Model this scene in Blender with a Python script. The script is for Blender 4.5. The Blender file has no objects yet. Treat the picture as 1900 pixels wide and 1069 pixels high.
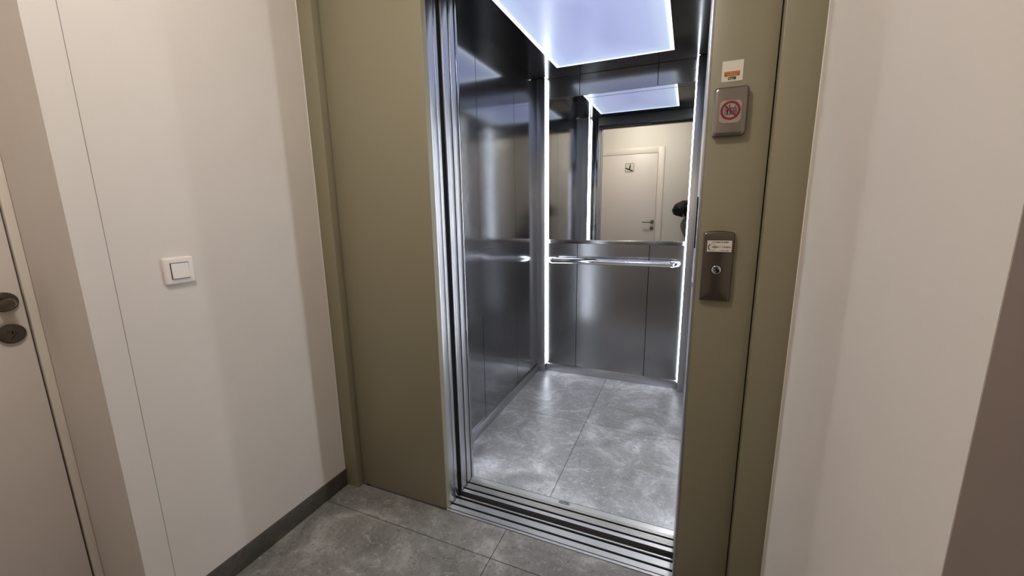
import bpy, bmesh, math, random
from mathutils import Vector, Matrix
random.seed(7)
C = bpy.context.scene.collection

# ------------------------------------------------------------------ measures (metres)
XL, XR = -1.397, 0.2716            # faces of the side walls beside the lift front
PO = 0.0325                        # front posts stand this far out of the front panels
XA, XB = -1.3253, 0.1856           # inner edges of the posts
XO, XJ = -0.8685, 0.0337           # clear opening
DOORH = 2.055
CARH = 2.134
YS, YR, YM = 0.238, 1.6152, 1.620  # car floor start, rear panel face, mirror face
CXL, CXR = -1.017, 0.067           # car side wall faces
EL, ER = -0.9563, 0.0032           # rear panel / mirror left and right ends
WB = -1.66                         # hall back wall
YC = -0.784                        # end of the left wall
YRC = -0.768                       # end of the right wall
XD = -1.665                        # left flat door plane
HH = 2.52                          # hall ceiling

# ------------------------------------------------------------------ materials
def srgb(r, g, b):
    f = lambda c: c / 12.92 if c <= 0.04045 else ((c + 0.055) / 1.055) ** 2.4
    return (f(r / 255), f(g / 255), f(b / 255), 1)

def mat(name, col, rough=0.5, metal=0.0, spec=0.5, emit=None, estr=0.0, aniso=0.0):
    m = bpy.data.materials.new(name); m.use_nodes = True
    p = m.node_tree.nodes['Principled BSDF']
    p.inputs['Base Color'].default_value = col
    p.inputs['Roughness'].default_value = rough
    p.inputs['Metallic'].default_value = metal
    p.inputs['Specular IOR Level'].default_value = spec
    if aniso: p.inputs['Anisotropic'].default_value = aniso
    if emit:
        p.inputs['Emission Color'].default_value = emit
        p.inputs['Emission Strength'].default_value = estr
    return m

def nodes(m): return m.node_tree.nodes, m.node_tree.links, m.node_tree.nodes['Principled BSDF']

def coords(m, scale=(1, 1, 1)):
    n, l, p = nodes(m)
    g = n.new('ShaderNodeNewGeometry'); mp = n.new('ShaderNodeMapping')
    mp.inputs['Scale'].default_value = scale
    l.new(g.outputs['Position'], mp.inputs['Vector'])
    return mp.outputs['Vector']

def noise(m, vec, scale, detail=6, rough=0.6, dist=0.0):
    n, l, p = nodes(m)
    t = n.new('ShaderNodeTexNoise')
    t.inputs['Scale'].default_value = scale; t.inputs['Detail'].default_value = detail
    t.inputs['Roughness'].default_value = rough; t.inputs['Distortion'].default_value = dist
    l.new(vec, t.inputs['Vector'])
    return t.outputs['Fac']

def ramp(m, fac, stops):
    n, l, p = nodes(m)
    r = n.new('ShaderNodeValToRGB'); e = r.color_ramp.elements
    while len(e) < len(stops): e.new(0.5)
    for i, (a, c) in enumerate(stops): e[i].position = a; e[i].color = c
    l.new(fac, r.inputs['Fac'])
    return r.outputs['Color']

def mix(m, fac, a, b, mode='MIX'):
    n, l, p = nodes(m)
    x = n.new('ShaderNodeMix'); x.data_type = 'RGBA'; x.blend_type = mode
    if isinstance(fac, float): x.inputs['Factor'].default_value = fac
    else: l.new(fac, x.inputs['Factor'])
    for s, v in ((6, a), (7, b)):
        if isinstance(v, tuple): x.inputs[s].default_value = v
        else: l.new(v, x.inputs[s])
    return x.outputs[2]

def bump(m, fac, strength, dist=0.001):
    n, l, p = nodes(m)
    b = n.new('ShaderNodeBump'); b.inputs['Strength'].default_value = strength
    b.inputs['Distance'].default_value = dist
    l.new(fac, b.inputs['Height']); l.new(b.outputs['Normal'], p.inputs['Normal'])

def plaster(name, col, mottle=0.05):
    m = mat(name, col, 0.62, spec=0.3); n, l, p = nodes(m)
    v = coords(m)
    f = noise(m, v, 5, 4, 0.6)
    c2 = tuple(x * (1 - mottle * 1.6) for x in col[:3]) + (1,)
    l.new(mix(m, f, col, c2), p.inputs['Base Color'])
    bump(m, noise(m, v, 420, 2, 0.5), 0.12, 0.0006)
    return m

def stone(name, dark, mid, light, rough):
    m = mat(name, mid, rough, spec=0.5); n, l, p = nodes(m)
    v = coords(m)
    a = noise(m, v, 4.0, 12, 0.72, 0.7)
    base = ramp(m, a, [(0.30, dark), (0.52, mid), (0.74, light)])
    vs = coords(m, (1.0, 1.35, 1.0))
    b = noise(m, vs, 16, 10, 0.74, 2.2)
    veins = ramp(m, b, [(0.54, (0, 0, 0, 1)), (0.66, (0.5, 0.5, 0.5, 1)), (0.78, (1, 1, 1, 1))])
    c1 = mix(m, veins, base, light)
    d = noise(m, v, 62, 7, 0.75, 0.8)
    sp = ramp(m, d, [(0.34, (1, 1, 1, 1)), (0.45, (0, 0, 0, 1))])
    c2 = mix(m, sp, c1, dark)
    c3 = mix(m, ramp(m, noise(m, v, 90, 4, 0.7), [(0.6, (0, 0, 0, 1)), (0.72, (0.7, 0.7, 0.7, 1))]), c2, light)
    l.new(c3, p.inputs['Base Color'])
    r = n.new('ShaderNodeMapRange'); r.inputs['To Min'].default_value = rough - 0.08; r.inputs['To Max'].default_value = rough + 0.12
    l.new(b, r.inputs['Value']); l.new(r.outputs['Result'], p.inputs['Roughness'])
    bump(m, d, 0.10, 0.0008)
    return m

def steel(name, col, rough, streak=(1, 1, 1), amt=0.03, aniso=0.0):
    m = mat(name, col, rough, 1.0, aniso=aniso); n, l, p = nodes(m)
    v = coords(m, streak)
    f = noise(m, v, 60, 3, 0.6)
    r = n.new('ShaderNodeMapRange'); r.inputs['To Min'].default_value = rough - amt * 0.6; r.inputs['To Max'].default_value = rough + amt
    l.new(f, r.inputs['Value']); l.new(r.outputs['Result'], p.inputs['Roughness'])
    c2 = tuple(x * 0.95 for x in col[:3]) + (1,)
    l.new(mix(m, f, col, c2), p.inputs['Base Color'])
    return m

M = {}
M['plaster'] = plaster('wall_plaster', srgb(226, 217, 208))
M['plaster_back'] = plaster('back_wall_plaster', srgb(226, 219, 208))
M['plaster_shade'] = plaster('plaster_painted_shade', srgb(196, 180, 172))  # wall plaster darkened to paint in the shade of the side corridor
M['ceiling'] = plaster('ceiling_paint', srgb(232, 228, 222))
M['door'] = mat('door_lacquer', srgb(222, 212, 204), 0.38, spec=0.4)
M['door_frame'] = mat('door_frame_lacquer', srgb(226, 216, 204), 0.4, spec=0.4)
M['olive'] = mat('olive_paint', srgb(138, 130, 107), 0.36, spec=0.45)
_n, _l, _p = nodes(M['olive']); bump(M['olive'], noise(M['olive'], coords(M['olive']), 300, 2), 0.05, 0.0005)
M['hall_tile'] = stone('hall_stone_tile', srgb(96, 94, 91), srgb(137, 134, 130), srgb(198, 195, 190), 0.42)
M['car_tile'] = stone('lift_stone_tile', srgb(112, 111, 111), srgb(150, 149, 150), srgb(222, 221, 224), 0.33)
M['base_tile'] = stone('baseboard_stone', srgb(66, 61, 55), srgb(82, 76, 69), srgb(112, 105, 97), 0.45)
M['grout'] = mat('grout', srgb(56, 54, 52), 0.85)
M['steel'] = steel('brushed_steel', (0.38, 0.38, 0.40, 1), 0.12, (9, 9, 0.04))
M['steel_post'] = mat('post_steel', (0.50, 0.50, 0.515, 1), 0.34, 1.0)
M['steel_rear'] = steel('brushed_steel_rear', (0.33, 0.33, 0.34, 1), 0.19, (9, 9, 0.04))
M['steel_light'] = mat('door_edge_steel', (0.46, 0.46, 0.475, 1), 0.30, 1.0)
M['aluminium'] = steel('sill_aluminium', (0.58, 0.56, 0.53, 1), 0.42, (0.3, 12, 12), 0.10)
M['chrome'] = mat('chrome', (0.80, 0.80, 0.82, 1), 0.07, 1.0)
M['nickel'] = steel('satin_nickel', (0.27, 0.235, 0.205, 1), 0.30, (0.5, 0.5, 6))
M['dark_nickel'] = steel('dark_nickel', (0.155, 0.132, 0.11, 1), 0.30, (0.5, 0.5, 6))
M['handle_metal'] = mat('handle_metal', (0.15, 0.13, 0.115, 1), 0.24, 1.0)
M['black_gloss'] = mat('black_lacquer', (0.006, 0.006, 0.0065, 1), 0.14, spec=0.14)
M['black'] = mat('black_void', (0.006, 0.006, 0.006, 1), 0.8, spec=0.1)
M['rubber'] = mat('black_rubber', (0.015, 0.015, 0.015, 1), 0.6)
M['mirror'] = mat('mirror_glass', (0.80, 0.82, 0.81, 1), 0.0, 1.0)
M['led'] = mat('led_diffuser', (0.9, 0.9, 0.9, 1), 0.4, emit=(0.86, 0.92, 1.0, 1), estr=23.0)
M['led_soft'] = mat('edge_light_diffuser', (0.9, 0.9, 0.9, 1), 0.4, emit=(0.9, 0.94, 1.0, 1), estr=22.0)
M['white_plastic'] = mat('white_plastic', srgb(232, 222, 214), 0.3)
M['sticker'] = mat('sticker_white', srgb(214, 207, 194), 0.45)
M['orange'] = mat('sticker_orange', srgb(160, 84, 22), 0.45)
M['ink'] = mat('ink_black', (0.012, 0.012, 0.012, 1), 0.5)
M['ink_green'] = mat('ink_dark_green', srgb(40, 52, 34), 0.5)
M['ink_tan'] = mat('ink_pale_orange', srgb(236, 170, 96), 0.5)
M['red'] = mat('sign_red', srgb(118, 22, 30), 0.4)
M['sign_face'] = mat('sign_face', srgb(156, 136, 129), 0.4)
M['sign_grey'] = mat('plate_grey', srgb(150, 148, 142), 0.4)
M['lamp_glass'] = mat('lamp_opal', (0.9, 0.88, 0.84, 1), 0.3, emit=(1.0, 0.94, 0.87, 1), estr=73.0)
M['hair'] = mat('dark_hair', (0.008, 0.007, 0.006, 1), 0.55, spec=0.3)
M['skin'] = mat('skin', srgb(196, 150, 124), 0.5)
M['shirt'] = mat('grey_cloth', srgb(116, 118, 116), 0.85)
M['trousers'] = mat('dark_cloth', srgb(46, 48, 54), 0.9)

# edge-lit ceiling diffuser: brighter along its lit rim
def light_panel_mat(cx, cy, hx, hy):
    m = mat('light_diffuser', (0.12, 0.13, 0.16, 1), 0.28, spec=0.12); n, l, p = nodes(m)
    g = n.new('ShaderNodeNewGeometry'); s = n.new('ShaderNodeSeparateXYZ'); l.new(g.outputs['Position'], s.inputs[0])
    def edge(sock, c, h):
        a = n.new('ShaderNodeMath'); a.operation = 'SUBTRACT'; l.new(sock, a.inputs[0]); a.inputs[1].default_value = c
        b = n.new('ShaderNodeMath'); b.operation = 'ABSOLUTE'; l.new(a.outputs[0], b.inputs[0])
        d = n.new('ShaderNodeMath'); d.operation = 'SUBTRACT'; d.inputs[0].default_value = h; l.new(b.outputs[0], d.inputs[1])
        return d.outputs[0]
    mn = n.new('ShaderNodeMath'); mn.operation = 'MINIMUM'
    l.new(edge(s.outputs[0], cx, hx), mn.inputs[0]); l.new(edge(s.outputs[1], cy, hy), mn.inputs[1])
    mr = n.new('ShaderNodeMapRange'); mr.inputs['From Max'].default_value = 0.34; l.new(mn.outputs[0], mr.inputs['Value'])
    col = ramp(m, mr.outputs['Result'], [(0.0, (1.6, 1.7, 1.8, 1)), (0.035, (1.1, 1.2, 1.4, 1)), (0.08, (0.52, 0.62, 0.84, 1)), (0.30, (0.40, 0.46, 0.72, 1)), (1.0, (0.30, 0.33, 0.60, 1))])
    l.new(col, p.inputs['Emission Color']); p.inputs['Emission Strength'].default_value = 1.0
    return m

# ------------------------------------------------------------------ mesh helpers
class MB:
    def __init__(s): s.bm = bmesh.new()
    def box(s, x0, x1, y0, y1, z0, z1, bev=0.0, seg=2, mi=0):
        b = bmesh.new(); r = bmesh.ops.create_cube(b, size=1.0)
        for v in b.verts:
            v.co = Vector(((x0 + x1) / 2 + v.co.x * (x1 - x0), (y0 + y1) / 2 + v.co.y * (y1 - y0), (z0 + z1) / 2 + v.co.z * (z1 - z0)))
        if bev: bmesh.ops.bevel(b, geom=list(b.edges), offset=bev, segments=seg, affect='EDGES', profile=0.5)
        s.join(b, mi); return s
    def join(s, b, mi=0):
        vm = {v: s.bm.verts.new(v.co) for v in b.verts}
        for f in b.faces:
            try: nf = s.bm.faces.new([vm[v] for v in f.verts]); nf.material_index = mi
            except ValueError: pass
        b.free()
    def loft(s, rings, cap0=True, cap1=True, mi=0):
        rs = [[s.bm.verts.new(p) for p in r] for r in rings]; k = len(rs[0])
        for a, b in zip(rs, rs[1:]):
            for i in range(k):
                f = s.bm.faces.new((a[i], a[(i + 1) % k], b[(i + 1) % k], b[i])); f.material_index = mi
        if cap0: f = s.bm.faces.new(rs[0][::-1]); f.material_index = mi
        if cap1: f = s.bm.faces.new(rs[-1]); f.material_index = mi
        return s
    def tube(s, pts, r, n=16, mi=0, cap=True):
        pts = [Vector(p) for p in pts]; rings = []; up = None
        for i, p in enumerate(pts):
            if i == 0: t = (pts[1] - p).normalized()
            elif i == len(pts) - 1: t = (p - pts[i - 1]).normalized()
            else: t = ((p - pts[i - 1]).normalized() + (pts[i + 1] - p).normalized()).normalized()
            if up is None: up = Vector((0, 0, 1)) if abs(t.z) < 0.9 else Vector((0, 1, 0))
            a = t.cross(up).normalized(); b = a.cross(t).normalized(); up = b
            rr = r[i] if isinstance(r, (list, tuple)) else r
            k = 1.0
            if 0 < i < len(pts) - 1:
                c = (pts[i + 1] - p).normalized().dot(t); k = 1 / max(c, 0.5)
            rings.append([p + rr * (math.cos(q) * a * k + math.sin(q) * b) for q in [2 * math.pi * j / n for j in range(n)]])
        return s.loft(rings, cap, cap, mi)
    def build(s, name, m, parent=None, smooth=False):
        bmesh.ops.recalc_face_normals(s.bm, faces=s.bm.faces)
        me = bpy.data.meshes.new(name); s.bm.to_mesh(me); s.bm.free()
        for x in (m if isinstance(m, (list, tuple)) else [m]): me.materials.append(x)
        if smooth:
            for p in me.polygons: p.use_smooth = True
            try: me.set_sharp_from_angle(angle=math.radians(38))
            except Exception: pass
        o = bpy.data.objects.new(name, me); C.objects.link(o)
        if parent:
            o.parent = parent; o.matrix_parent_inverse = (world_of(parent)).inverted()
        return o

def world_of(o):
    m = o.matrix_basis
    return (world_of(o.parent) @ o.matrix_parent_inverse @ m) if o.parent else m

def BOX(name, m, parent, *a, **k):
    sm = k.get('bev', 0) > 0
    return MB().box(*a, **k).build(name, m, parent, smooth=sm)

def thing(name, loc, label, cat, group=None, kind=None):
    o = bpy.data.objects.new(name, None); C.objects.link(o); o.location = loc; o.empty_display_size = 0.1
    return tag(o, label, cat, group, kind)

def tag(o, label=None, cat=None, group=None, kind=None):
    if label: o['label'] = label
    if cat: o['category'] = cat
    if group: o['group'] = group
    if kind: o['kind'] = kind
    return o

def struct(o, label, cat): return tag(o, label, cat, kind='structure')

# frames: (u, v, d) -> world; F = lift front (faces -Y), B = hall back wall (faces +Y), L = left wall (faces +X)
def F(u, v, d): return Vector((u, -d, v))
def Bk(u, v, d): return Vector((u, WB + d, v))
def Lw(u, v, d): return Vector((XL + d, u, v))
def Ld(u, v, d): return Vector((XD + d, u, v))

def rrect(cu, cv, w, h, r, n=6, arch=0.0, bow=0.0):
    pts = []
    for (sx, sy, a0) in ((1, 1, 0), (-1, 1, 90), (-1, -1, 180), (1, -1, 270)):
        for i in range(n + 1):
            a = math.radians(a0 + 90 * i / n)
            pts.append([sx * (w / 2 - r) + r * math.cos(a), sy * (h / 2 - r) + r * math.sin(a)])
        if arch and sx == 1 and sy == 1:
            for i in range(1, 8): pts.append([(w / 2 - r) * (1 - i / 4), h / 2])
    out = []
    for x, y in pts:
        if arch and y > 0: y += arch * (1 - (2 * x / w) ** 2) * (y / (h / 2))
        if bow: x += (1 if x > 0 else -1) * bow * (1 - (2 * y / h) ** 2)
        out.append((cu + x, cv + y))
    return out

def scale_out(o, cu, cv, w, h, ins):
    return [(cu + (x - cu) * (1 - 2 * ins / w), cv + (y - cv) * (1 - 2 * ins / h)) for x, y in o]

def slab(name, m, parent, Fr, out, d0, d1, cu=0, cv=0, w=1, h=1, bev=0.0, seg=4, smooth=True, dome=0.0):
    """extrude an outline from d0 to d1 out of the surface, front edge rounded by bev"""
    rings = [[Fr(x, y, d0) for x, y in out]]
    if bev:
        for i in range(seg + 1):
            a = math.pi / 2 * i / seg
            o2 = scale_out(out, cu, cv, w, h, bev * (1 - math.cos(a)))
            rings.append([Fr(x, y, d1 - bev + bev * math.sin(a)) for x, y in o2])
        if dome:
            for k in range(1, 5):
                o3 = scale_out(out, cu, cv, w, h, bev + (min(w, h) / 2 - bev) * k / 5)
                rings.append([Fr(x, y, d1 + dome * (1 - (1 - k / 5) ** 2)) for x, y in o3])
    else:
        rings.append([Fr(x, y, d1) for x, y in out])
    return MB().loft(rings).build(name, m, parent, smooth)

def circ(cu, cv, r, n=40): return [(cu + r * math.cos(2 * math.pi * i / n), cv + r * math.sin(2 * math.pi * i / n)) for i in range(n)]

def ring(name, m, parent, Fr, cu, cv, r0, r1, d0, d1, a0=0, a1=360, n=48):
    mb = MB(); full = (a1 - a0) >= 360
    sec = []
    for i in range(n if full else n + 1):
        a = math.radians(a0 + (a1 - a0) * i / n)
        sec.append([Fr(cu + r * math.cos(a), cv + r * math.sin(a), d) for r, d in ((r0, d0), (r1, d0), (r1, d1), (r0, d1))])
    rs = [[mb.bm.verts.new(p) for p in s] for s in sec]
    k = len(rs)
    for i in range(k if full else k - 1):
        a, b = rs[i], rs[(i + 1) % k]
        for j in range(4): mb.bm.faces.new((a[j], a[(j + 1) % 4], b[(j + 1) % 4], b[j]))
    if not full: mb.bm.faces.new(rs[0]); mb.bm.faces.new(rs[-1][::-1])
    return mb.build(name, m, parent)

def polys(name, m, parent, Fr, plist, d0, d1):
    mb = MB()
    for o in plist: mb.loft([[Fr(x, y, d0) for x, y in o], [Fr(x, y, d1) for x, y in o]])
    return mb.build(name, m, parent)

def bar(x0, y0, x1, y1, t, t1=None):
    t1 = t if t1 is None else t1
    dx, dy = x1 - x0, y1 - y0; q = math.hypot(dx, dy); nx, ny = -dy / q, dx / q
    return [(x0 + nx * t / 2, y0 + ny * t / 2), (x0 - nx * t / 2, y0 - ny * t / 2), (x1 - nx * t1 / 2, y1 - ny * t1 / 2), (x1 + nx * t1 / 2, y1 + ny * t1 / 2)]

def rect(x0, y0, x1, y1): return [(x0, y0), (x1, y0), (x1, y1), (x0, y1)]

def text(name, s, m, parent, Mx, size, ext=0.0003, bold=0.0, width=None):
    cu = bpy.data.curves.new(name, 'FONT'); cu.body = s; cu.size = size; cu.extrude = ext; cu.offset = bold
    cu.align_x = 'CENTER'; cu.align_y = 'CENTER'
    t = bpy.data.objects.new(name + '_tmp', cu); C.objects.link(t)
    dg = bpy.context.evaluated_depsgraph_get()
    me = bpy.data.meshes.new_from_object(t.evaluated_get(dg)); me.name = name
    bpy.data.objects.remove(t); bpy.data.curves.remove(cu)
    xs = [v.co.x for v in me.vertices]
    k = (width / (max(xs) - min(xs))) if width else 1.0
    for v in me.vertices: v.co.x *= k
    me.transform(Mx); me.materials.clear(); me.materials.append(m)
    o = bpy.data.objects.new(name, me); C.objects.link(o)
    if parent: o.parent = parent; o.matrix_parent_inverse = world_of(parent).inverted()
    return o

def mat_front(u, v, d):  # text plane facing -Y
    return Matrix(((1, 0, 0, u), (0, 0, -1, -d), (0, 1, 0, v), (0, 0, 0, 1)))

# ------------------------------------------------------------------ hall shell
def tiles(name, m, xs, ys, z0, z1, gap=0.0030, base=0.02):
    mb = MB()
    for x0, x1 in zip(xs, xs[1:]):
        for y0, y1 in zip(ys, ys[1:]):
            mb.box(x0 + gap / 2, x1 - gap / 2, y0 + gap / 2, y1 - gap / 2, z0, z1, mi=0)
    mb.box(xs[0], xs[-1], ys[0], ys[-1], z0 - base, z1 - 0.0014, mi=1)
    return mb.build(name, [m, M['grout']])

struct(tiles('floor', M['hall_tile'], [-1.79, -0.59, 0.61, 1.81], [-1.75, -1.35, -0.15, -0.0015], -0.03, 0.0), 'grey mottled stone tile floor of the hallway in front of the elevator', 'floor')
struct(BOX('ceiling', M['ceiling'], None, -1.95, 1.95, WB - 0.15, 0.15, HH, HH + 0.1), 'white painted hallway ceiling above the elevator landing', 'ceiling')

wl = struct(MB().box(XL - 0.4, XL, YC, 0.12, -0.03, HH).build('wall_left', M['plaster']), 'cream plaster wall on the left carrying the light switch', 'wall')
tr1 = struct(BOX('trim_1', M['plaster'], None, XL, XL + 0.0020, YC, -0.7185, 0.0, HH), 'narrow plaster corner bead strip along the outer end of the left wall', 'trim')
BOX('joint_line', M['grout'], tr1, XL, XL + 0.0004, -0.7186, -0.7168, 0.081, HH)
M['caulk'] = mat('caulk', srgb(240, 234, 224), 0.5)
struct(BOX('trim_2', M['caulk'], None, XL, XL + 0.0018, -PO - 0.0035, -PO - 0.0002, 0.081, HH, bev=0.0006), 'thin pale caulk line where the left wall meets the olive door surround', 'trim')
struct(BOX('trim_3', M['caulk'], None, XR - 0.0018, XR, -PO - 0.0035, -PO - 0.0002, 0.081, HH, bev=0.0006), 'thin pale caulk line where the right wall meets the olive door surround', 'trim')
struct(MB().box(XR, 1.95, YRC, 0.12, -0.03, HH).build('wall_right', M['plaster']), 'cream plaster wall on the right of the elevator with a sharp corner', 'wall')
struct(BOX('wall_corridor', M['plaster_shade'], None, XR + 0.0005, 1.95, YRC - 0.0008, YRC - 0.0001, 0, HH), 'plaster wall face with its shade painted in mauve-brown, turning away past the right corner', 'wall')  # thin sheet whose darker colour stands in for shade on this face
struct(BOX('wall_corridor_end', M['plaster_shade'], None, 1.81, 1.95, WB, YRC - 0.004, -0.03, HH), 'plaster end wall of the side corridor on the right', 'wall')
struct(BOX('wall_back', M['plaster_back'], None, -1.95, 1.95, WB - 0.15, WB, -0.03, HH), 'cream plaster wall opposite the elevator, seen in the mirror', 'wall')
wb = MB().box(XL - 0.4, XD - 0.045, WB, YC, -0.03, HH); wb.box(XD - 0.045, XD, WB, YC, 2.03, HH)
struct(wb.build('wall_door_side', M['plaster']), 'plaster recess wall around the white door at the far left', 'wall')
struct(BOX('wall_front', M['plaster'], None, XL, XR, -0.02, 0.12, 2.34, HH), 'plaster wall strip above the elevator door surround', 'wall')

bb = BOX('baseboard_left', M['base_tile'], None, XL, XL + 0.0055, -0.716, -PO - 0.001, 0.0, 0.081, bev=0.001)
struct(bb, 'dark brown stone baseboard along the left wall', 'baseboard')
struct(BOX('baseboard_right', M['base_tile'], None, XR - 0.0055, XR, YRC, -PO - 0.001, 0.0, 0.081, bev=0.001), 'dark brown stone baseboard along the right wall', 'baseboard')
bbk = MB().box(-0.34, 1.80, WB, WB + 0.009, 0.0, 0.081, 0.001)
struct(bbk.build('baseboard_back', M['base_tile']), 'dark brown stone baseboard along the wall opposite the elevator', 'baseboard')

# ------------------------------------------------------------------ left door (door_1)
d1 = thing('door_1', (XD, -1.21, 0), 'white flush door at the far left in a deep recess, with dark metal handle', 'door', kind='structure')
BOX('door_leaf', M['door'], d1, XD - 0.042, XD - 0.004, WB + 0.03, -0.8075, 0.008, 2.0, bev=0.0015)
fr = MB().box(XD - 0.04, XD + 0.002, -0.8035, YC - 0.0005, 0.0, 2.03, 0.0015); fr.box(XD - 0.04, XD + 0.002, WB + 0.002, WB + 0.026, 0, 2.03, 0.0015); fr.box(XD - 0.04, XD + 0.002, WB + 0.026, -0.8035, 2.004, 2.03, 0.0015)
fr.build('door_frame', M['door_frame'], d1, True)
BOX('rebate', M['rubber'], d1, XD - 0.044, XD - 0.030, WB + 0.02, -0.800, 0.0, 2.01)
def door_set(parent, Fr, u, v, sgn, base):
    """rose and lever handle plus lock rose below; the lever points along sgn*u"""
    h = slab('handle_rose', M['handle_metal'], parent, Fr, circ(u, v, 0.0265), base, base + 0.010, u, v, 0.053, 0.053, bev=0.003)
    L = MB(); k = 0.013
    pts = [Fr(u, v, base + 0.008), Fr(u, v, base + 0.042)]
    for i in range(1, 6):
        a = math.radians(90 * i / 5); pts.append(Fr(u + sgn * 0.016 * math.sin(a), v, base + 0.042 + 0.016 * (1 - math.cos(a)) * -1 + 0.016))
    pts = [Fr(u, v, base + 0.008), Fr(u, v, base + 0.040), Fr(u + sgn * 0.005, v, base + 0.050), Fr(u + sgn * 0.016, v, base + 0.055), Fr(u + sgn * 0.07, v, base + 0.055), Fr(u + sgn * 0.128, v, base + 0.055), Fr(u + sgn * 0.132, v, base + 0.055)]
    L.tube(pts, [k, k, k, 0.0115, 0.0100, 0.0095, 0.006], 18)
    L.build('lever_handle', M['handle_metal'], h, True)
    vl = v - 0.088
    r = slab('lock_rose', M['handle_metal'], parent, Fr, circ(u, vl, 0.0265), base, base + 0.009, u, vl, 0.053, 0.053, bev=0.003)
    cyl = MB(); o = circ(u, vl + 0.004, 0.0085, 20)
    o = [(x, y) for x, y in o if y > vl + 0.0005] ; o = [(u - 0.005, vl - 0.015), (u + 0.005, vl - 0.015)] + o
    cyl.loft([[Fr(x, y, base + 0.008) for x, y in o], [Fr(x, y, base + 0.011) for x, y in o]]); cyl.build('lock_cylinder', M['dark_nickel'], r, False)
    polys('keyhole', M['black'], r, Fr, [rect(u - 0.001, vl + 0.0, u + 0.001, vl + 0.009)], base + 0.0112, base + 0.0116)
door_set(d1, Ld, -0.843, 1.036, -1, -0.004)

# ------------------------------------------------------------------ opposite door (door_2, seen in the mirror)
d2 = thing('door_2', (-0.84, WB, 0), 'cream flush door opposite the elevator with a square pictogram, seen in the mirror', 'door', kind='structure')
BOX('door_leaf', M['door'], d2, -1.255, -0.424, WB + 0.001, WB + 0.010, 0.006, 1.982, bev=0.0012)
fr = MB().box(-0.420, -0.338, WB, WB + 0.014, 0, 2.065, 0.002); fr.box(-1.341, -1.259, WB, WB + 0.014, 0, 2.065, 0.002); fr.box(-1.259, -0.420, WB, WB + 0.014, 1.986, 2.065, 0.002)
fr.build('door_frame', M['door_frame'], d2, True)
BOX('rebate', M['rubber'], d2, -1.262, -0.417, WB - 0.001, WB + 0.0015, 0, 1.99)
door_set(d2, Bk, -0.461, 1.043, -1, 0.010)

sg = thing('pictogram_sign', (-0.801, WB + 0.010, 1.803), 'small square white pictogram plate with black strokes on the opposite door, seen in the mirror', 'sign')
slab('plate', M['sign_grey'], sg, Bk, rrect(-0.801, 1.803, 0.126, 0.126, 0.012), 0.0095, 0.0130, -0.801, 1.803, 0.126, 0.126, bev=0.0008)
slab('plate_face', M['sticker'], sg, Bk, rrect(-0.801, 1.803, 0.108, 0.108, 0.006), 0.0125, 0.0136, -0.801, 1.803, 0.108, 0.108, bev=0.0004)
q = lambda px, py: (-0.801 + (px - 640) * 0.126 / 450, 1.803 - (py - 505) * 0.126 / 440)
polys('pictogram', M['ink'], sg, Bk, [bar(*q(450, 525), *q(800, 662), 0.0165), bar(*q(640, 590), *q(682, 335), 0.021, 0.010), [q(620, 470), q(660, 440), q(700, 500), q(640, 500)]], 0.0136, 0.0142)

# ------------------------------------------------------------------ hall light and switch
lamp = thing('ceiling_lamp', (-0.60, -0.95, HH), 'round warm opal ceiling lamp lighting the hallway', 'lamp')
def lathe(name, m, parent, prof, cx, cy, n=40, smooth=True):
    return MB().loft([[Vector((cx + r * math.cos(2 * math.pi * i / n), cy + r * math.sin(2 * math.pi * i / n), z)) for i in range(n)] for r, z in prof]).build(name, m, parent, smooth)
lathe('lamp_base', M['white_plastic'], lamp, [(0.135, HH), (0.135, HH - 0.02), (0.13, HH - 0.025)], -0.60, -0.95)
lathe('lamp_shade', M['lamp_glass'], lamp, [(0.125, HH - 0.025), (0.13, HH - 0.04), (0.12, HH - 0.065), (0.08, HH - 0.085), (0.01, HH - 0.09)], -0.60, -0.95)

SU, SV = -0.5655, 1.0935
sw = thing('light_switch', (XL, SU, SV), 'square white light switch with a rocker on the left plaster wall', 'light switch')
slab('switch_plate', M['white_plastic'], sw, Lw, rrect(SU, SV, 0.080, 0.080, 0.005, 4, bow=0.0012), 0.0, 0.0105, SU, SV, 0.08, 0.08, bev=0.0055, seg=5)
polys('switch_gap', M['rubber'], sw, Lw, [rect(SU - 0.0245, SV - 0.0245, SU + 0.0245, SV + 0.0245)], 0.009, 0.0110)
rk = MB(); e = 0.0225
rings = []
for (ins, d0, d1) in ((0, 0.0095, 0.0095), (0, 0.0130, 0.0155), (0.0012, 0.0138, 0.0165)):
    rings.append([Lw(SU + sx * (e - ins), SV + sy * (e - ins), d0 if sy > 0 else d1) for sx, sy in ((1, 1), (-1, 1), (-1, -1), (1, -1))])
rk.loft(rings).build('rocker', M['white_plastic'], sw, False)

# ------------------------------------------------------------------ elevator entrance (landing side)
en = thing('elevator_entrance', (-0.42, 0, 0), 'olive-green painted metal elevator door surround with steel door edges and threshold', 'elevator door frame')
BOX('side_panel', M['olive'], en, XA + 0.003, XO, 0.0, 0.030, 0.004, 2.30, bev=0.0012)
BOX('side_panel', M['olive'], en, XJ, XB - 0.003, 0.0, 0.030, 0.004, 2.30, bev=0.0012)
BOX('door_post', M['olive'], en, XL + 0.0005, XA, -PO, 0.034, 0.0, 2.34, bev=0.0025)
BOX('door_post', M['olive'], en, XB, XR - 0.0005, -PO, 0.034, 0.0, 2.34, bev=0.0025)
hd = MB().box(XA, XB, -PO, 0.034, 2.303, 2.34, 0.002); hd.box(XO, XJ, 0.0, 0.030, DOORH, 2.30, 0.0012)
hd.build('header_panel', M['olive'], en, True)
BOX('shadow_gap', M['black'], en, XA - 0.001, XA + 0.0042, 0.012, 0.034, 0.0, 2.30)
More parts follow.
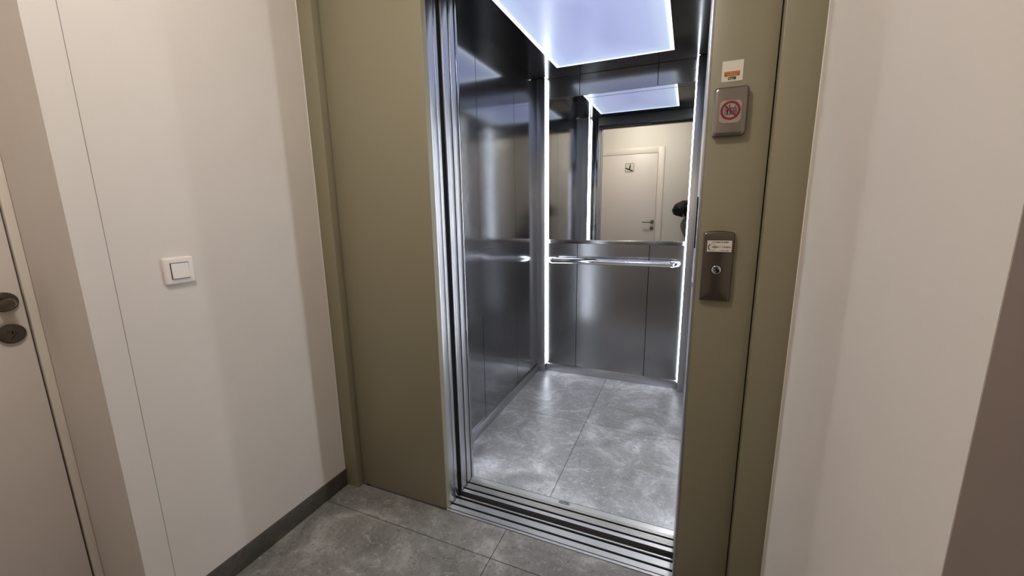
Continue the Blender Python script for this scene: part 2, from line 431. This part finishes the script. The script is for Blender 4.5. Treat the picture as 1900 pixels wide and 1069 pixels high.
BOX('shadow_gap', M['black'], en, XB - 0.0042, XB + 0.001, 0.012, 0.034, 0.0, 2.30)
BOX('return_strip', M['steel_light'], en, XO - 0.03, XO - 0.0008, 0.0015, 0.0240, 0.0, DOORH, bev=0.0006)
ld = thing('landing_door', (XO, 0.06, 0), None, None); ld.parent = en; ld.matrix_parent_inverse = world_of(en).inverted()
BOX('door_leaf', M['steel_light'], ld, XO - 0.45, XO - 0.0002, 0.0265, 0.0690, 0.006, DOORH, bev=0.0008)
BOX('door_leaf', M['steel_light'], ld, XO - 0.45, XO - 0.0002, 0.0715, 0.0925, 0.006, DOORH, bev=0.0008)
BOX('door_gap_shade_fill', M['black'], en, XO - 0.45, XO - 0.006, 0.0935, 0.1265, -0.02, DOORH)  # solid black fill painting the shade deep between landing and car doors
SJ = 0.0265
jp = MB().box(SJ, XJ - 0.0002, 0.0005, 0.094, 0.0, DOORH, 0.0012); jp.box(XJ, 0.12, 0.032, 0.094, 0.0, DOORH)
jp.build('strike_post', M['steel_light'], en, True)
BOX('lock_slot', M['black'], en, SJ - 0.0030, SJ + 0.002, 0.050, 0.072, 1.135, 1.285)
BOX('lock_slot', M['black'], en, SJ - 0.0010, SJ + 0.002, 0.052, 0.070, 1.015, 1.045)
BOX('lock_tongue', M['chrome'], en, SJ - 0.0022, SJ + 0.002, 0.020, 0.034, 1.035, 1.070, bev=0.0008)
BOX('backing', M['black'], en, XL, XO - 0.46, 0.036, 0.10, 0, 2.3)

def sill(name, parent, prof, x0, x1):
    mb = MB(); mb.loft([[Vector((x, y, z)) for y, z in prof] for x in (x0, x1)])
    return mb.build(name, M['aluminium'], parent)
def sill_prof(spans, bottom=-0.03):
    """spans: list of (y0, y1, z) from front to back"""
    top = []
    for a, b, z in spans: top += [(a, z), (b, z)]
    return [(spans[0][0], bottom)] + top + [(spans[-1][1], bottom)]
g = -0.017
lands = [(0.0, 0.0105, 0.0005), (0.0105, 0.0140, -0.004), (0.0140, 0.0380, 0.0012), (0.0380, 0.0485, g), (0.0485, 0.0780, 0.0012), (0.0780, 0.0900, g), (0.0900, 0.0970, 0.0012)]
def ribs(a, b, z, n):
    out = []; w = (b - a) / (2 * n - 1)
    for i in range(2 * n - 1): out.append((a + w * i, a + w * (i + 1), z if i % 2 == 0 else z - 0.0012))
    return out
sl = sill('landing_sill', en, sill_prof(lands), XO - 0.004, XJ + 0.004)
mb = MB()
mb.box(XO - 0.004, XJ + 0.004, 0.0382, 0.0483, g, -0.0045); mb.box(XO - 0.004, XJ + 0.004, 0.0782, 0.0898, g, -0.0045); mb.box(XO, XJ, 0.0107, 0.0138, -0.004, -0.003)
mb.build('groove_shade_fill', M['black'], sl)  # black fill in the grooves stands in for the shade inside them

# ------------------------------------------------------------------ elevator car
car = thing('elevator_car', (-0.475, 0.92, 0), 'brushed steel elevator car with grey stone tile floor and black ceiling', 'elevator')
T = 0.02
def panel_wall(name, m, axis, at, sgn, splits, z0, z1, gap=0.004, back=0.012):
    """row of upright panels separated by dark seams; the faces lie at `at`, panel bodies extend to sgn"""
    mb = MB()
    for a, b in zip(splits, splits[1:]):
        a2, b2 = a + gap / 2, b - gap / 2
        lo, hi = sorted((at, at + sgn * back))
        if axis == 'x': mb.box(lo, hi, a2, b2, z0, z1)
        else: mb.box(a2, b2, lo, hi, z0, z1)
    lo, hi = sorted((at + sgn * back, at + sgn * (back + 0.01)))
    if axis == 'x': mb.box(lo, hi, splits[0], splits[-1], z0, z1, mi=1)
    else: mb.box(splits[0], splits[-1], lo, hi, z0, z1, mi=1)
    return mb.build(name, [m, M['black']], car)
YF = 0.240
panel_wall('side_wall', M['steel'], 'x', CXL, -1, [YF + 0.002, 0.668, 1.160, 1.585], 0.0, CARH)
panel_wall('side_wall', M['steel'], 'x', CXR, 1, [YF + 0.002, 0.668, 1.160, 1.585], 0.0, CARH)
ZL0, ZL1, ZH = 1.003, 1.030, 2.004
panel_wall('rear_panel', M['steel_rear'], 'y', YR, 1, [EL, -0.7225, -0.2240, ER], 0.0, ZL0)
panel_wall('rear_header', M['steel_rear'], 'y', YR, 1, [EL, -0.7225, -0.2240, ER], ZH, CARH)
BOX('rear_backing', M['black'], car, CXL - 0.02, CXR + 0.02, YM + 0.012, YM + 0.03, 0, CARH)
PY = 1.576
def post(x0, x1, y0, y1, slot):
    """corner post with an upright slot (sx0, sx1, sy0, sy1) that takes the light strip"""
    a0, a1, b0, b1 = slot
    mb = MB()
    mb.box(x0, x1, y0, b0, 0.0, CARH, 0.001); mb.box(x0, x1, b1, y1, 0.0, CARH, 0.0)
    mb.box(*((x0, a0) if a1 >= x1 else (a1, x1)), b0 - 0.001, b1 + 0.001, 0.0, CARH)
    mb.box(x0, x1, b0, b1, 0.0, 0.0575)
    mb.build('corner_post', M['steel_post'], car, True)
post(CXL - 0.01, EL - 0.0005, PY, YM + 0.012, (EL - 0.009, EL, PY + 0.004, YR)); post(ER + 0.0005, CXR + 0.01, PY, YM + 0.012, (ER, ER + 0.009, PY + 0.004, YR))
post(CXL - 0.01, EL - 0.0005, YF, 0.294, (EL - 0.009, EL, 0.258, 0.290))
fw = MB().box(EL - 0.0002, XO - 0.002, YF - 0.013, YF + 0.004, 0.0, CARH, 0.0012)
fw.box(0.034, CXR, YF - 0.013, YF + 0.004, 0.0, CARH, 0.0012)
fw.build('front_return', M['steel'], car, True)
BOX('door_header', M['rubber'], car, XO - 0.0015, 0.0335, YF - 0.013, YF + 0.004, DOORH, CARH, bev=0.001)
BOX('door_header', M['rubber'], car, XO, XJ, 0.128, YF - 0.014, DOORH + 0.005, CARH)
BOX('door_header', M['rubber'], car, XO, -0.38, 0.150, 0.190, DOORH - 0.012, DOORH + 0.004)
BOX('ceiling_pan', M['black_gloss'], car, CXL - 0.01, CXR + 0.01, YF - 0.012, YM + 0.02, CARH + 0.002, CARH + 0.03)
# floor
mb = MB(); gp = 0.0030
for x0, x1 in ((CXL, -0.4855), (-0.4855, CXR)):
    for y0, y1 in ((YS + 0.002, 0.930), (0.930, YR)):
        mb.box(x0 + gp / 2, x1 - gp / 2, y0 + gp / 2, y1 - gp / 2, -0.012, 0.0)
mb.box(CXL, CXR, YS + 0.001, YR, -0.03, -0.0014, mi=1)
mb.build('tile_floor', [M['car_tile'], M['grout']], car)
# skirting
sk = MB().box(CXL, CXL + 0.010, 0.294, PY - 0.0100, 0.0, 0.058, 0.001)
sk.box(CXR - 0.010, CXR, YF + 0.02, PY - 0.0100, 0.0, 0.058, 0.001)
sk.box(CXL, EL + 0.0005, PY - 0.009, PY - 0.0002, 0.0, 0.058, 0.001); sk.box(ER, CXR, PY - 0.009, PY - 0.0002, 0.0, 0.058, 0.001)
sk.box(EL + 0.002, ER - 0.002, YR - 0.010, YR - 0.0002, 0.0, 0.058, 0.001)
sk.build('skirting', M['steel_light'], car, True)
# car sill
cs = [(0.128, 0.146, 0.0005), (0.146, 0.157, g)] + ribs(0.157, 0.186, 0.0005, 5) + [(0.186, 0.197, g)] + ribs(0.197, 0.2135, 0.0005, 3) + [(0.2135, 0.2385, 0.0005)]
csl = sill('car_sill', car, sill_prof(cs), XO - 0.004, XJ + 0.004)
mb = MB(); mb.box(XO - 0.004, XJ + 0.004, 0.1462, 0.1568, g, -0.0045); mb.box(XO - 0.004, XJ + 0.004, 0.1862, 0.1968, g, -0.0045)
mb.build('groove_shade_fill', M['black'], csl)  # car sill grooves filled black in place of real shade
Fl = lambda u, v, d: Vector((u, v, d))
ec, ey = -0.417, 0.2275
ov = [(ec + (0.017 if abs(a) < 90 or abs(a) > 270 else -0.017) + 0.008 * math.cos(math.radians(a)), ey + 0.0078 * math.sin(math.radians(a))) for a in list(range(-90, 90, 12)) + list(range(90, 270, 12))]
slab('emblem', M['ink'], csl, Fl, ov, 0.0004, 0.0012)
ov2 = [(ec + (x - ec) * 0.90, ey + (y - ey) * 0.72) for x, y in ov]
slab('emblem_field', M['aluminium'], csl, Fl, ov2, 0.0006, 0.0014)
text('emblem_lettering', 'OTIS', M['ink'], csl, Matrix.Translation((ec, ey, 0.0015)), 0.0120, 0.0002, 0.0005, 0.037)
# car door, slid open to the left behind the surround
cd = thing('car_door', (XO, 0.17, 0), None, None); cd.parent = car; cd.matrix_parent_inverse = world_of(car).inverted()
BOX('door_leaf', M['steel_light'], cd, XO - 0.44, XO - 0.0002, 0.1275, 0.1710, 0.006, DOORH, bev=0.001)
BOX('door_leaf', M['steel_light'], cd, XO - 0.44, XO - 0.0002, 0.1795, 0.2160, 0.006, DOORH, bev=0.001)
BOX('leaf_gap', M['black'], cd, XO - 0.44, XO - 0.004, 0.168, 0.182, 0.0, DOORH)
BOX('strike_post', M['steel_light'], car, SJ, 0.12, 0.130, YF - 0.002, 0.0, DOORH, bev=0.0012)
BOX('shaft_backing', M['black'], car, XO - 0.46, XO - 0.45, 0.02, 0.225, -0.03, CARH)
BOX('shaft_backing', M['black'], car, XO - 0.45, 0.13, 0.097, 0.128, -0.06, -0.03)
BOX('shaft_backing', M['black'], car, XO - 0.45, 0.13, 0.030, 0.127, DOORH + 0.002, CARH + 0.03)
BOX('shaft_backing', M['black'], car, 0.121, 0.13, 0.032, 0.26, 0, CARH)

# ------------------------------------------------------------------ car fittings
LX0, LX1, LY0, LY1 = -0.8225, -0.1260, 0.385, 1.413
lp = thing('ceiling_light', (-0.474, 0.9, CARH), 'large rectangular bluish-white light panel in the elevator ceiling', 'ceiling light')
BOX('diffuser', light_panel_mat((LX0 + LX1) / 2, (LY0 + LY1) / 2, (LX1 - LX0) / 2, (LY1 - LY0) / 2), lp, LX0, LX1, LY0, LY1, CARH - 0.001, CARH + 0.0015)
rimw = MB()
for a in ((LX0 - 0.004, LX0, LY0 - 0.004, LY1 + 0.004), (LX1, LX1 + 0.004, LY0 - 0.004, LY1 + 0.004), (LX0, LX1, LY0 - 0.004, LY0), (LX0, LX1, LY1, LY1 + 0.004)):
    rimw.box(*a, CARH - 0.0015, CARH + 0.0015)
rimw.build('light_rim', M['black_gloss'], lp)

mr = thing('mirror', (-0.4765, YM, ZL1), 'wide mirror on the upper rear wall of the elevator, reflecting the hallway door', 'mirror')
ZJ = 1.984
mm = MB().box(EL, ER, YM, YM + 0.005, ZL1 - 0.004, ZJ - 0.001); mm.box(EL, ER, YM, YM + 0.005, ZJ + 0.001, ZH + 0.003)
mm.build('mirror_glass', M['mirror'], mr)
BOX('mirror_joint', M['black'], mr, EL, ER, YM + 0.0005, YM + 0.004, ZJ - 0.001, ZJ + 0.001)
BOX('mirror_ledge', M['steel_rear'], mr, EL, ER, YR - 0.006, YM + 0.006, ZL0, ZL1, bev=0.0025)

hr = thing('handrail', (-0.47, YR, 0.884), 'polished chrome handrail across the rear steel panel below the mirror', 'handrail')
HZ, HY, HR_ = 0.884, YR - 0.060, 0.0225
MB().tube([(-0.880, HY, HZ), (-0.082, HY, HZ)], HR_, 24).build('rail_bar', M['chrome'], hr, True)
for s, x in ((-1, -0.880), (1, -0.082)):
    pts = [(x - s * 0.004, HY, HZ), (x + s * 0.004, HY, HZ), (x + s * 0.034, HY + 0.028, HZ), (x + s * 0.038, HY + 0.040, HZ), (x + s * 0.038, YR - 0.0005, HZ)]
    MB().tube(pts, [HR_ + 0.0012, HR_ + 0.0012, HR_ - 0.001, HR_ - 0.002, HR_ - 0.002], 24).build('rail_end', M['chrome'], hr, True)

def led(x0, x1, y0, y1, label):
    o = thing('led_strip', ((x0 + x1) / 2, (y0 + y1) / 2, 0.06), label, 'LED light', 'vertical LED strips in the corners of the elevator car')
    BOX('diffuser', M['led'], o, x0, x1, y0, y1, 0.062, CARH - 0.002)
    BOX('end_cap', M['steel_light'], o, x0, x1, y0, y1, 0.058, 0.062)
led(EL - 0.008, EL + 0.0004, PY + 0.0045, YR - 0.0005, 'bright white vertical LED strip in the rear left corner, beside the mirror\'s left edge')
led(ER - 0.006, ER + 0.008, PY + 0.0045, YR - 0.0005, 'bright white vertical LED strip in the rear right corner, beside the mirror\'s right edge')
led(EL - 0.008, EL + 0.0004, 0.2585, 0.2895, 'white vertical LED strip in the front left corner, seen only reflected in the mirror')
BOX('added_led_baffle', M['steel'], car, CXR - 0.022, CXR, 0.2905, 0.2945, 0.0, CARH, bev=0.0006)  # unseen lip added to block the front right strip's light towards the mirror
led(CXR - 0.010, CXR - 0.001, 0.262, 0.290, 'white vertical LED strip in the front right corner, hidden behind the door post')

# control column on the right car wall, behind the door post; a light strip runs up its front edge
cp = thing('control_panel', (CXR, 1.0, 0), 'steel control column on the right elevator wall, hidden behind the door post', 'control panel')
BOX('column', M['steel_rear'], cp, CXR - 0.022, CXR - 0.0005, 0.885, 1.085, 0.06, CARH - 0.01, bev=0.0015)
for i in range(5):
    MB().tube([(CXR - 0.0215, 0.985, 0.95 + 0.06 * i), (CXR - 0.0255, 0.985, 0.95 + 0.06 * i)], 0.014, 24).build('button', M['chrome'], cp, True)
BOX('display', M['black_gloss'], cp, CXR - 0.0235, CXR - 0.0215, 0.94, 1.03, 1.42, 1.50)
BOX('edge_light', M['led_soft'], cp, CXR - 0.016, CXR - 0.001, 0.868, 0.8845, 0.06, CARH - 0.01)

# ------------------------------------------------------------------ things on the right front panel
st = thing('service_sticker', (0.0845, 0, 1.6025), 'white square sticker with orange band above the upper metal box', 'sticker')
SC = (0.0845, 1.6025)
slab('sticker_sheet', M['sticker'], st, F, rrect(SC[0], SC[1], 0.049, 0.050, 0.001, 2), 0.0, 0.0006)
polys('orange_band', M['orange'], st, F, [rect(SC[0] - 0.0185, SC[1] - 0.0125, SC[0] + 0.0175, SC[1] - 0.0010)], 0.0006, 0.0008)
mk = []
random.seed(3)
for row, (a, b) in enumerate(((-0.0155, 0.0150), (-0.012, 0.0120))):
    x = a
    while x < b:
        w = random.uniform(0.0010, 0.0024); mk.append(rect(SC[0] + x, SC[1] - 0.0050 - row * 0.0046, SC[0] + min(x + w, b), SC[1] - 0.0032 - row * 0.0046)); x += w + random.choice((0.0006, 0.0006, 0.0018))
polys('band_print', M['ink_tan'], st, F, mk, 0.0008, 0.00095)
text('lettering', 'OTIS', M['ink'], st, mat_front(SC[0], SC[1] - 0.0180, 0.0008), 0.0088, 0.0002, 0.0006, 0.0195)

ib = thing('indicator_box', (0.0855, 0, 1.50), 'upper rounded metal box on the right panel with a red prohibition sign', 'indicator box')
o = rrect(0.0855, 1.5005, 0.080, 0.121, 0.009, 6)
slab('housing', M['nickel'], ib, F, o, 0.0, 0.022, 0.0855, 1.5005, 0.080, 0.121, bev=0.008, seg=6)
oc = (0.0855, 1.5005)
slab('sign_window', M['nickel'], ib, F, rrect(oc[0], oc[1] - 0.002, 0.053, 0.058, 0.012, 6), 0.0215, 0.0226, oc[0], oc[1] - 0.002, 0.053, 0.058, bev=0.0006)
slab('sign_disc', M['sign_face'], ib, F, rrect(oc[0], oc[1] - 0.002, 0.0505, 0.0555, 0.011, 6), 0.022, 0.0229)
rg = ring('prohibition_ring', M['red'], ib, F, oc[0], oc[1] + 0.001, 0.0178, 0.0232, 0.0229, 0.0233)
c0, c1 = oc[0], oc[1] + 0.001
polys('prohibition_bar', M['red'], rg, F, [bar(c0 - 0.0135, c1 + 0.0130, c0 + 0.0130, c1 - 0.0135, 0.0042)], 0.0231, 0.0236)
pk = []
X0, X1, Z0, Z1 = c0 - 0.0125, c0 + 0.0058, c1 - 0.0095, c1 + 0.0065     # lift outline with two riders, arrow and flames
pk += [bar(X0, Z0, X0, Z1, 0.0012), bar(X1, Z0, X1, Z1, 0.0012), bar(X0, Z0, X1, Z0, 0.0012), bar(X0, Z1, X1, Z1, 0.0012)]
for fx in (c0 - 0.0072, c0 + 0.0006):
    pk += [[(fx + 0.0017 * math.cos(a * math.pi / 4), c1 + 0.0040 + 0.0017 * math.sin(a * math.pi / 4)) for a in range(8)],
           [(fx - 0.0022, c1 + 0.0019), (fx + 0.0022, c1 + 0.0019), (fx + 0.0027, c1 - 0.0030), (fx + 0.0016, c1 - 0.0030), (fx + 0.0014, c1 - 0.0086), (fx - 0.0014, c1 - 0.0086), (fx - 0.0016, c1 - 0.0030), (fx - 0.0027, c1 - 0.0030)]]
pk += [bar(c0 - 0.0025, c1 + 0.0075, c0 - 0.0025, c1 + 0.0120, 0.0012), [(c0 - 0.0050, c1 + 0.0112), (c0, c1 + 0.0112), (c0 - 0.0025, c1 + 0.0148)]]
for k, (fx, h) in enumerate(((0.0082, 0.017), (0.0112, 0.020), (0.0142, 0.013))):
    z = c1 - 0.0095 + k * 0.001
    for j in range(4):
        zz = z + j * h / 4; s = 1 if j % 2 else -1
        pk.append(bar(c0 + fx - s * 0.0011, zz, c0 + fx + s * 0.0011, zz + h / 4, 0.0014))
polys('prohibition_pictogram', M['ink'], rg, F, pk, 0.0229, 0.02335)

kb = thing('key_switch_box', (0.083, 0, 1.09), 'lower tall metal key switch box with arched top and phone sticker on the right panel', 'key switch')
kc = (0.0835, 1.0885)
o = rrect(kc[0], kc[1], 0.080, 0.193, 0.006, 5, arch=0.005)
slab('housing', M['dark_nickel'], kb, F, o, 0.0, 0.017, kc[0], kc[1], 0.080, 0.193, bev=0.006, seg=5, dome=0.0035)
D = 0.0206
lk = slab('lock_collar', M['rubber'], kb, F, circ(0.083, 1.082, 0.0150), D - 0.003, D + 0.0012, 0.083, 1.082, 0.030, 0.030, bev=0.001)
slab('lock_barrel', M['chrome'], kb, F, circ(0.083, 1.082, 0.0125), D - 0.003, D + 0.0030, 0.083, 1.082, 0.0250, 0.0250, bev=0.002)
polys('keyhole', M['black'], kb, F, [rrect(0.083, 1.083, 0.0028, 0.0095, 0.0012, 3)], D + 0.0029, D + 0.0033)

ps = thing('phone_sticker', (0.0860, -0.021, 1.148), 'small white sticker with a printed phone number on the key switch box', 'sticker')
sx0, sx1, sz0, sz1 = 0.0555, 0.1165, 1.1330, 1.1640
slab('sticker_sheet', M['sticker'], ps, F, rect(sx0, sz0, sx1, sz1), 0.0200, 0.0213)
W, Hh = sx1 - sx0, sz1 - sz0
sp = lambda a, b: (sx0 + a * W, sz1 - b * Hh)
rc = sp(0.20, 0.60)
ring('phone_ring', M['ink_green'], ps, F, rc[0], rc[1], 0.0087, 0.0095, 0.0213, 0.0215, n=36)
ring('phone_receiver', M['ink_green'], ps, F, rc[0], rc[1], 0.0075, 0.0102, 0.0213, 0.0216, 125, 235, 18)
text('phone_number', '0800 / 13424', M['ink'], ps, mat_front(*sp(0.57, 0.585), 0.0214), 0.0058, 0.0001, 0.00015, 0.0455)
random.seed(5)
for a, b, y0, y1 in ((0.19, 0.88, 0.10, 0.20), (0.55, 0.93, 0.85, 0.92)):
    x = a; mk = []
    while x < b:
        w = random.uniform(0.012, 0.03); x0, z0 = sp(x, y1); x1, z1 = sp(min(x + w, b), y0); mk.append(rect(x0, z0, x1, z1)); x += w + random.choice((0.006, 0.006, 0.02))
    polys('print_line', M['ink'], ps, F, mk, 0.0213, 0.0215)

# ------------------------------------------------------------------ photographer, seen only in the mirror
pe = thing('person', (0.34, -1.50, 0), 'person with dark bushy hair and grey top leaning sideways, seen in the mirror', 'person')
def skinned(name, verts, edges, radii, m, parent, root=0, levels=2):
    me = bpy.data.meshes.new(name); me.from_pydata(verts, edges, []); me.update()
    o = bpy.data.objects.new(name, me); C.objects.link(o)
    o.modifiers.new('Skin', 'SKIN'); s = o.modifiers.new('Sub', 'SUBSURF'); s.levels = s.render_levels = levels
    for i, r in enumerate(radii):
        rr = r if isinstance(r, tuple) else (r, r)
        me.skin_vertices[0].data[i].radius = rr; me.skin_vertices[0].data[i].use_root = (i == root)
    dg = bpy.context.evaluated_depsgraph_get()
    nm = bpy.data.meshes.new_from_object(o.evaluated_get(dg)); bpy.data.objects.remove(o)
    nm.name = name; nm.materials.clear()
    for x in (m if isinstance(m, list) else [m]): nm.materials.append(x)
    for p in nm.polygons: p.use_smooth = True
    r = bpy.data.objects.new(name, nm); C.objects.link(r)
    r.parent = parent; r.matrix_parent_inverse = world_of(parent).inverted()
    return r
V, E_, R = [], [], []
def av(p, r, frm=None):
    V.append(p); R.append(r)
    if frm is not None: E_.append((frm, len(V) - 1))
    return len(V) - 1
pv = av((0.35, -1.50, 0.88), (0.125, 0.095))
s1 = av((0.24, -1.505, 0.99), (0.115, 0.09), pv); s2 = av((0.14, -1.495, 1.08), (0.125, 0.095), s1); ch = av((0.075, -1.485, 1.125), (0.105, 0.085), s2)
nk = av((0.005, -1.475, 1.168), 0.05, ch); hd1 = av((-0.035, -1.460, 1.19), 0.068, nk); hd2 = av((-0.075, -1.435, 1.212), 0.082, hd1); hd3 = av((-0.095, -1.395, 1.226), 0.066, hd2)
ja = av((-0.045, -1.390, 1.150), 0.045, hd2); 
rs = av((0.165, -1.485, 1.225), 0.058, ch); re = av((0.30, -1.40, 1.10), 0.043, rs); rw = av((0.165, -1.345, 1.205), 0.028, re); rp = av((0.145, -1.330, 1.225), (0.033, 0.016), rw)
ls = av((-0.050, -1.475, 1.010), 0.060, ch); le = av((0.06, -1.47, 0.76), 0.043, ls); lw = av((0.19, -1.415, 0.585), 0.029, le); lpz = av((0.225, -1.40, 0.55), (0.038, 0.017), lw)
for sx, hx in ((-1, 0.255), (1, 0.435)):
    h = av((hx, -1.50, 0.83), 0.088, pv); kn = av((hx + sx * 0.005, -1.47, 0.47), 0.058, h); cf = av((hx + sx * 0.005, -1.50, 0.33), 0.055, kn); an = av((hx + sx * 0.01, -1.52, 0.10), 0.040, cf); he = av((hx + sx * 0.01, -1.515, 0.045), 0.042, an); te = av((hx + sx * 0.02, -1.39, 0.032), (0.042, 0.030), he)
body = skinned('body', V, E_, R, [M['shirt'], M['skin'], M['trousers']], pe)
for p in body.data.polygons:
    c = body.data.vertices[p.vertices[0]].co
    co = p.center
    if co.z < 0.86 and not (co.x < 0.245 and co.z > 0.50 and co.y > -1.49 and co.x < 0.12 + (0.86 - co.z) * 0.4): p.material_index = 2
    if co.x < 0.0 and co.z > 1.10: p.material_index = 1
    if co.x > 0.13 and co.y > -1.365 and co.z > 1.15: p.material_index = 1
    if 0.17 < co.x < 0.27 and co.y > -1.425 and 0.52 < co.z < 0.60: p.material_index = 1
def fingers(base, dirs, spread, curl, r=0.0085, name='finger'):
    for i in range(4):
        L = (0.070, 0.078, 0.074, 0.058)[i]
        b = Vector(base) + Vector(spread) * (i - 1.5) * 0.017
        pts = [b, b + Vector(dirs) * L * 0.42, b + Vector(dirs) * L * 0.70 + Vector(curl) * L * 0.22, b + Vector(dirs) * L * 0.80 + Vector(curl) * L * 0.48]
        skinned(name, [tuple(p) for p in pts], [(0, 1), (1, 2), (2, 3)], [r, r, r * 0.92, r * 0.8], M['skin'], body, 0, 1)
fingers((0.142, -1.325, 1.232), Vector((-0.55, 0.75, 0.2)).normalized(), (0.1, 0, 1), Vector((-1, 0.05, 0)), 0.0085)
skinned('thumb', [(0.146, -1.335, 1.205), (0.128, -1.322, 1.198), (0.110, -1.312, 1.203)], [(0, 1), (1, 2)], [0.011, 0.010, 0.008], M['skin'], body, 0, 1)
fingers((0.235, -1.385, 0.535), Vector((0.5, 0.35, -0.75)).normalized(), (0.7, -0.6, 0.2), Vector((0, -0.5, -0.8)), 0.0085)
skinned('thumb', [(0.215, -1.385, 0.560), (0.222, -1.362, 0.535), (0.235, -1.352, 0.512)], [(0, 1), (1, 2)], [0.011, 0.010, 0.008], M['skin'], body, 0, 1)
# face (turned down to the phone) and hair
Hc = Vector((-0.075, -1.425, 1.215))
for s in (-1, 1):
    e_ = Vector((-0.062 + s * 0.030, -1.375, 1.163 + s * 0.014))
    mb = MB(); b = bmesh.new(); bmesh.ops.create_icosphere(b, subdivisions=2, radius=0.011)
    for v in b.verts: v.co += e_
    mb.join(b); mb.build('eye', M['sticker'], body, True)
skinned('nose', [(-0.058, -1.362, 1.165), (-0.052, -1.352, 1.143), (-0.048, -1.362, 1.132)], [(0, 1), (1, 2)], [0.010, 0.013, 0.010], M['skin'], body, 0, 1)
skinned('mouth', [(-0.062, -1.352, 1.112), (-0.045, -1.348, 1.118), (-0.030, -1.352, 1.124)], [(0, 1), (1, 2)], [0.006, 0.009, 0.006], M['skin'], body, 0, 1)
b = bmesh.new(); bmesh.ops.create_icosphere(b, subdivisions=5, radius=1.0)
random.seed(11)
from mathutils import noise as mn
for v in b.verts:
    d = v.co.copy()
    f = 1 + 0.10 * mn.noise(d * 3.1) + 0.07 * mn.noise(d * 11) + 0.03 * mn.noise(d * 25)
    x, y, z = d.x * 0.132 * f, d.y * 0.092 * f, d.z * 0.100 * f
    a = math.radians(-18)
    v.co = Vector((-0.058 + x * math.cos(a) + z * math.sin(a) * -1 * -1, -1.412 + y, 1.222 - x * math.sin(a) + z * math.cos(a)))
hm = MB(); hm.join(b)
for k in range(420):
    th = random.uniform(0, 2 * math.pi); u = random.uniform(-0.5, 1.0)
    d = Vector((math.cos(th) * math.sqrt(max(0, 1 - u * u)), math.sin(th) * math.sqrt(max(0, 1 - u * u)), u))
    p0 = Vector((-0.058 + d.x * 0.122, -1.412 + d.y * 0.085, 1.222 + d.z * 0.086 + d.x * 0.034))
    dr = (d + Vector((random.uniform(-.5, .5), random.uniform(-.4, .4), random.uniform(-.2, .5)))).normalized()
    p1 = p0 + dr * random.uniform(0.012, 0.030)
    s = dr.cross(Vector((0.3, 0.5, 0.8))).normalized() * 0.0035; t = dr.cross(s).normalized() * 0.0035
    vs = [hm.bm.verts.new(p0 + q) for q in (s, t, -s, -t)]; tip = hm.bm.verts.new(p1)
    for i in range(4): hm.bm.faces.new((vs[i], vs[(i + 1) % 4], tip))
hm.build('hair', M['hair'], body, True)

ph = thing('smartphone', (0.055, -1.296, 1.235), 'black smartphone held up by the person in front of the elevator', 'phone')
slab('phone_body', M['rubber'], ph, F, rrect(0.058, 1.2365, 0.150, 0.074, 0.010), 1.2935, 1.3015, 0.058, 1.2365, 0.150, 0.074, bev=0.0015)
slab('screen', M['black_gloss'], ph, lambda u, v, d: Vector((u, -d, v)), rrect(0.058, 1.2365, 0.144, 0.068, 0.008), 1.3014, 1.3019)

# ------------------------------------------------------------------ camera
cam = bpy.data.cameras.new('camera'); co = bpy.data.objects.new('camera', cam); C.objects.link(co)
CP = Vector((0.0, -1.2803, 1.26)); yaw, pitch, roll, fpx = 0.4058, -0.1935, -0.016, 752.56
fw_ = Vector((-math.sin(yaw) * math.cos(pitch), math.cos(yaw) * math.cos(pitch), math.sin(pitch)))
rt0 = Vector((math.cos(yaw), math.sin(yaw), 0)); up0 = rt0.cross(fw_)
rt = math.cos(roll) * rt0 + math.sin(roll) * up0; up = math.cos(roll) * up0 - math.sin(roll) * rt0
co.matrix_world = Matrix(((rt.x, up.x, -fw_.x, CP.x), (rt.y, up.y, -fw_.y, CP.y), (rt.z, up.z, -fw_.z, CP.z), (0, 0, 0, 1)))
cam.sensor_fit = 'HORIZONTAL'; cam.sensor_width = 36; cam.lens = 36 * fpx / 1900; cam.clip_start = 0.005
bpy.context.scene.camera = co

w = bpy.data.worlds.new('world'); bpy.context.scene.world = w; w.use_nodes = True
w.node_tree.nodes['Background'].inputs[0].default_value = (0.02, 0.02, 0.022, 1)

vs_ = bpy.context.scene.view_settings
vs_.view_transform = 'Standard'; vs_.look = 'None'; vs_.gamma = 1.0; vs_.use_curve_mapping = False
vs_.exposure = 0.0
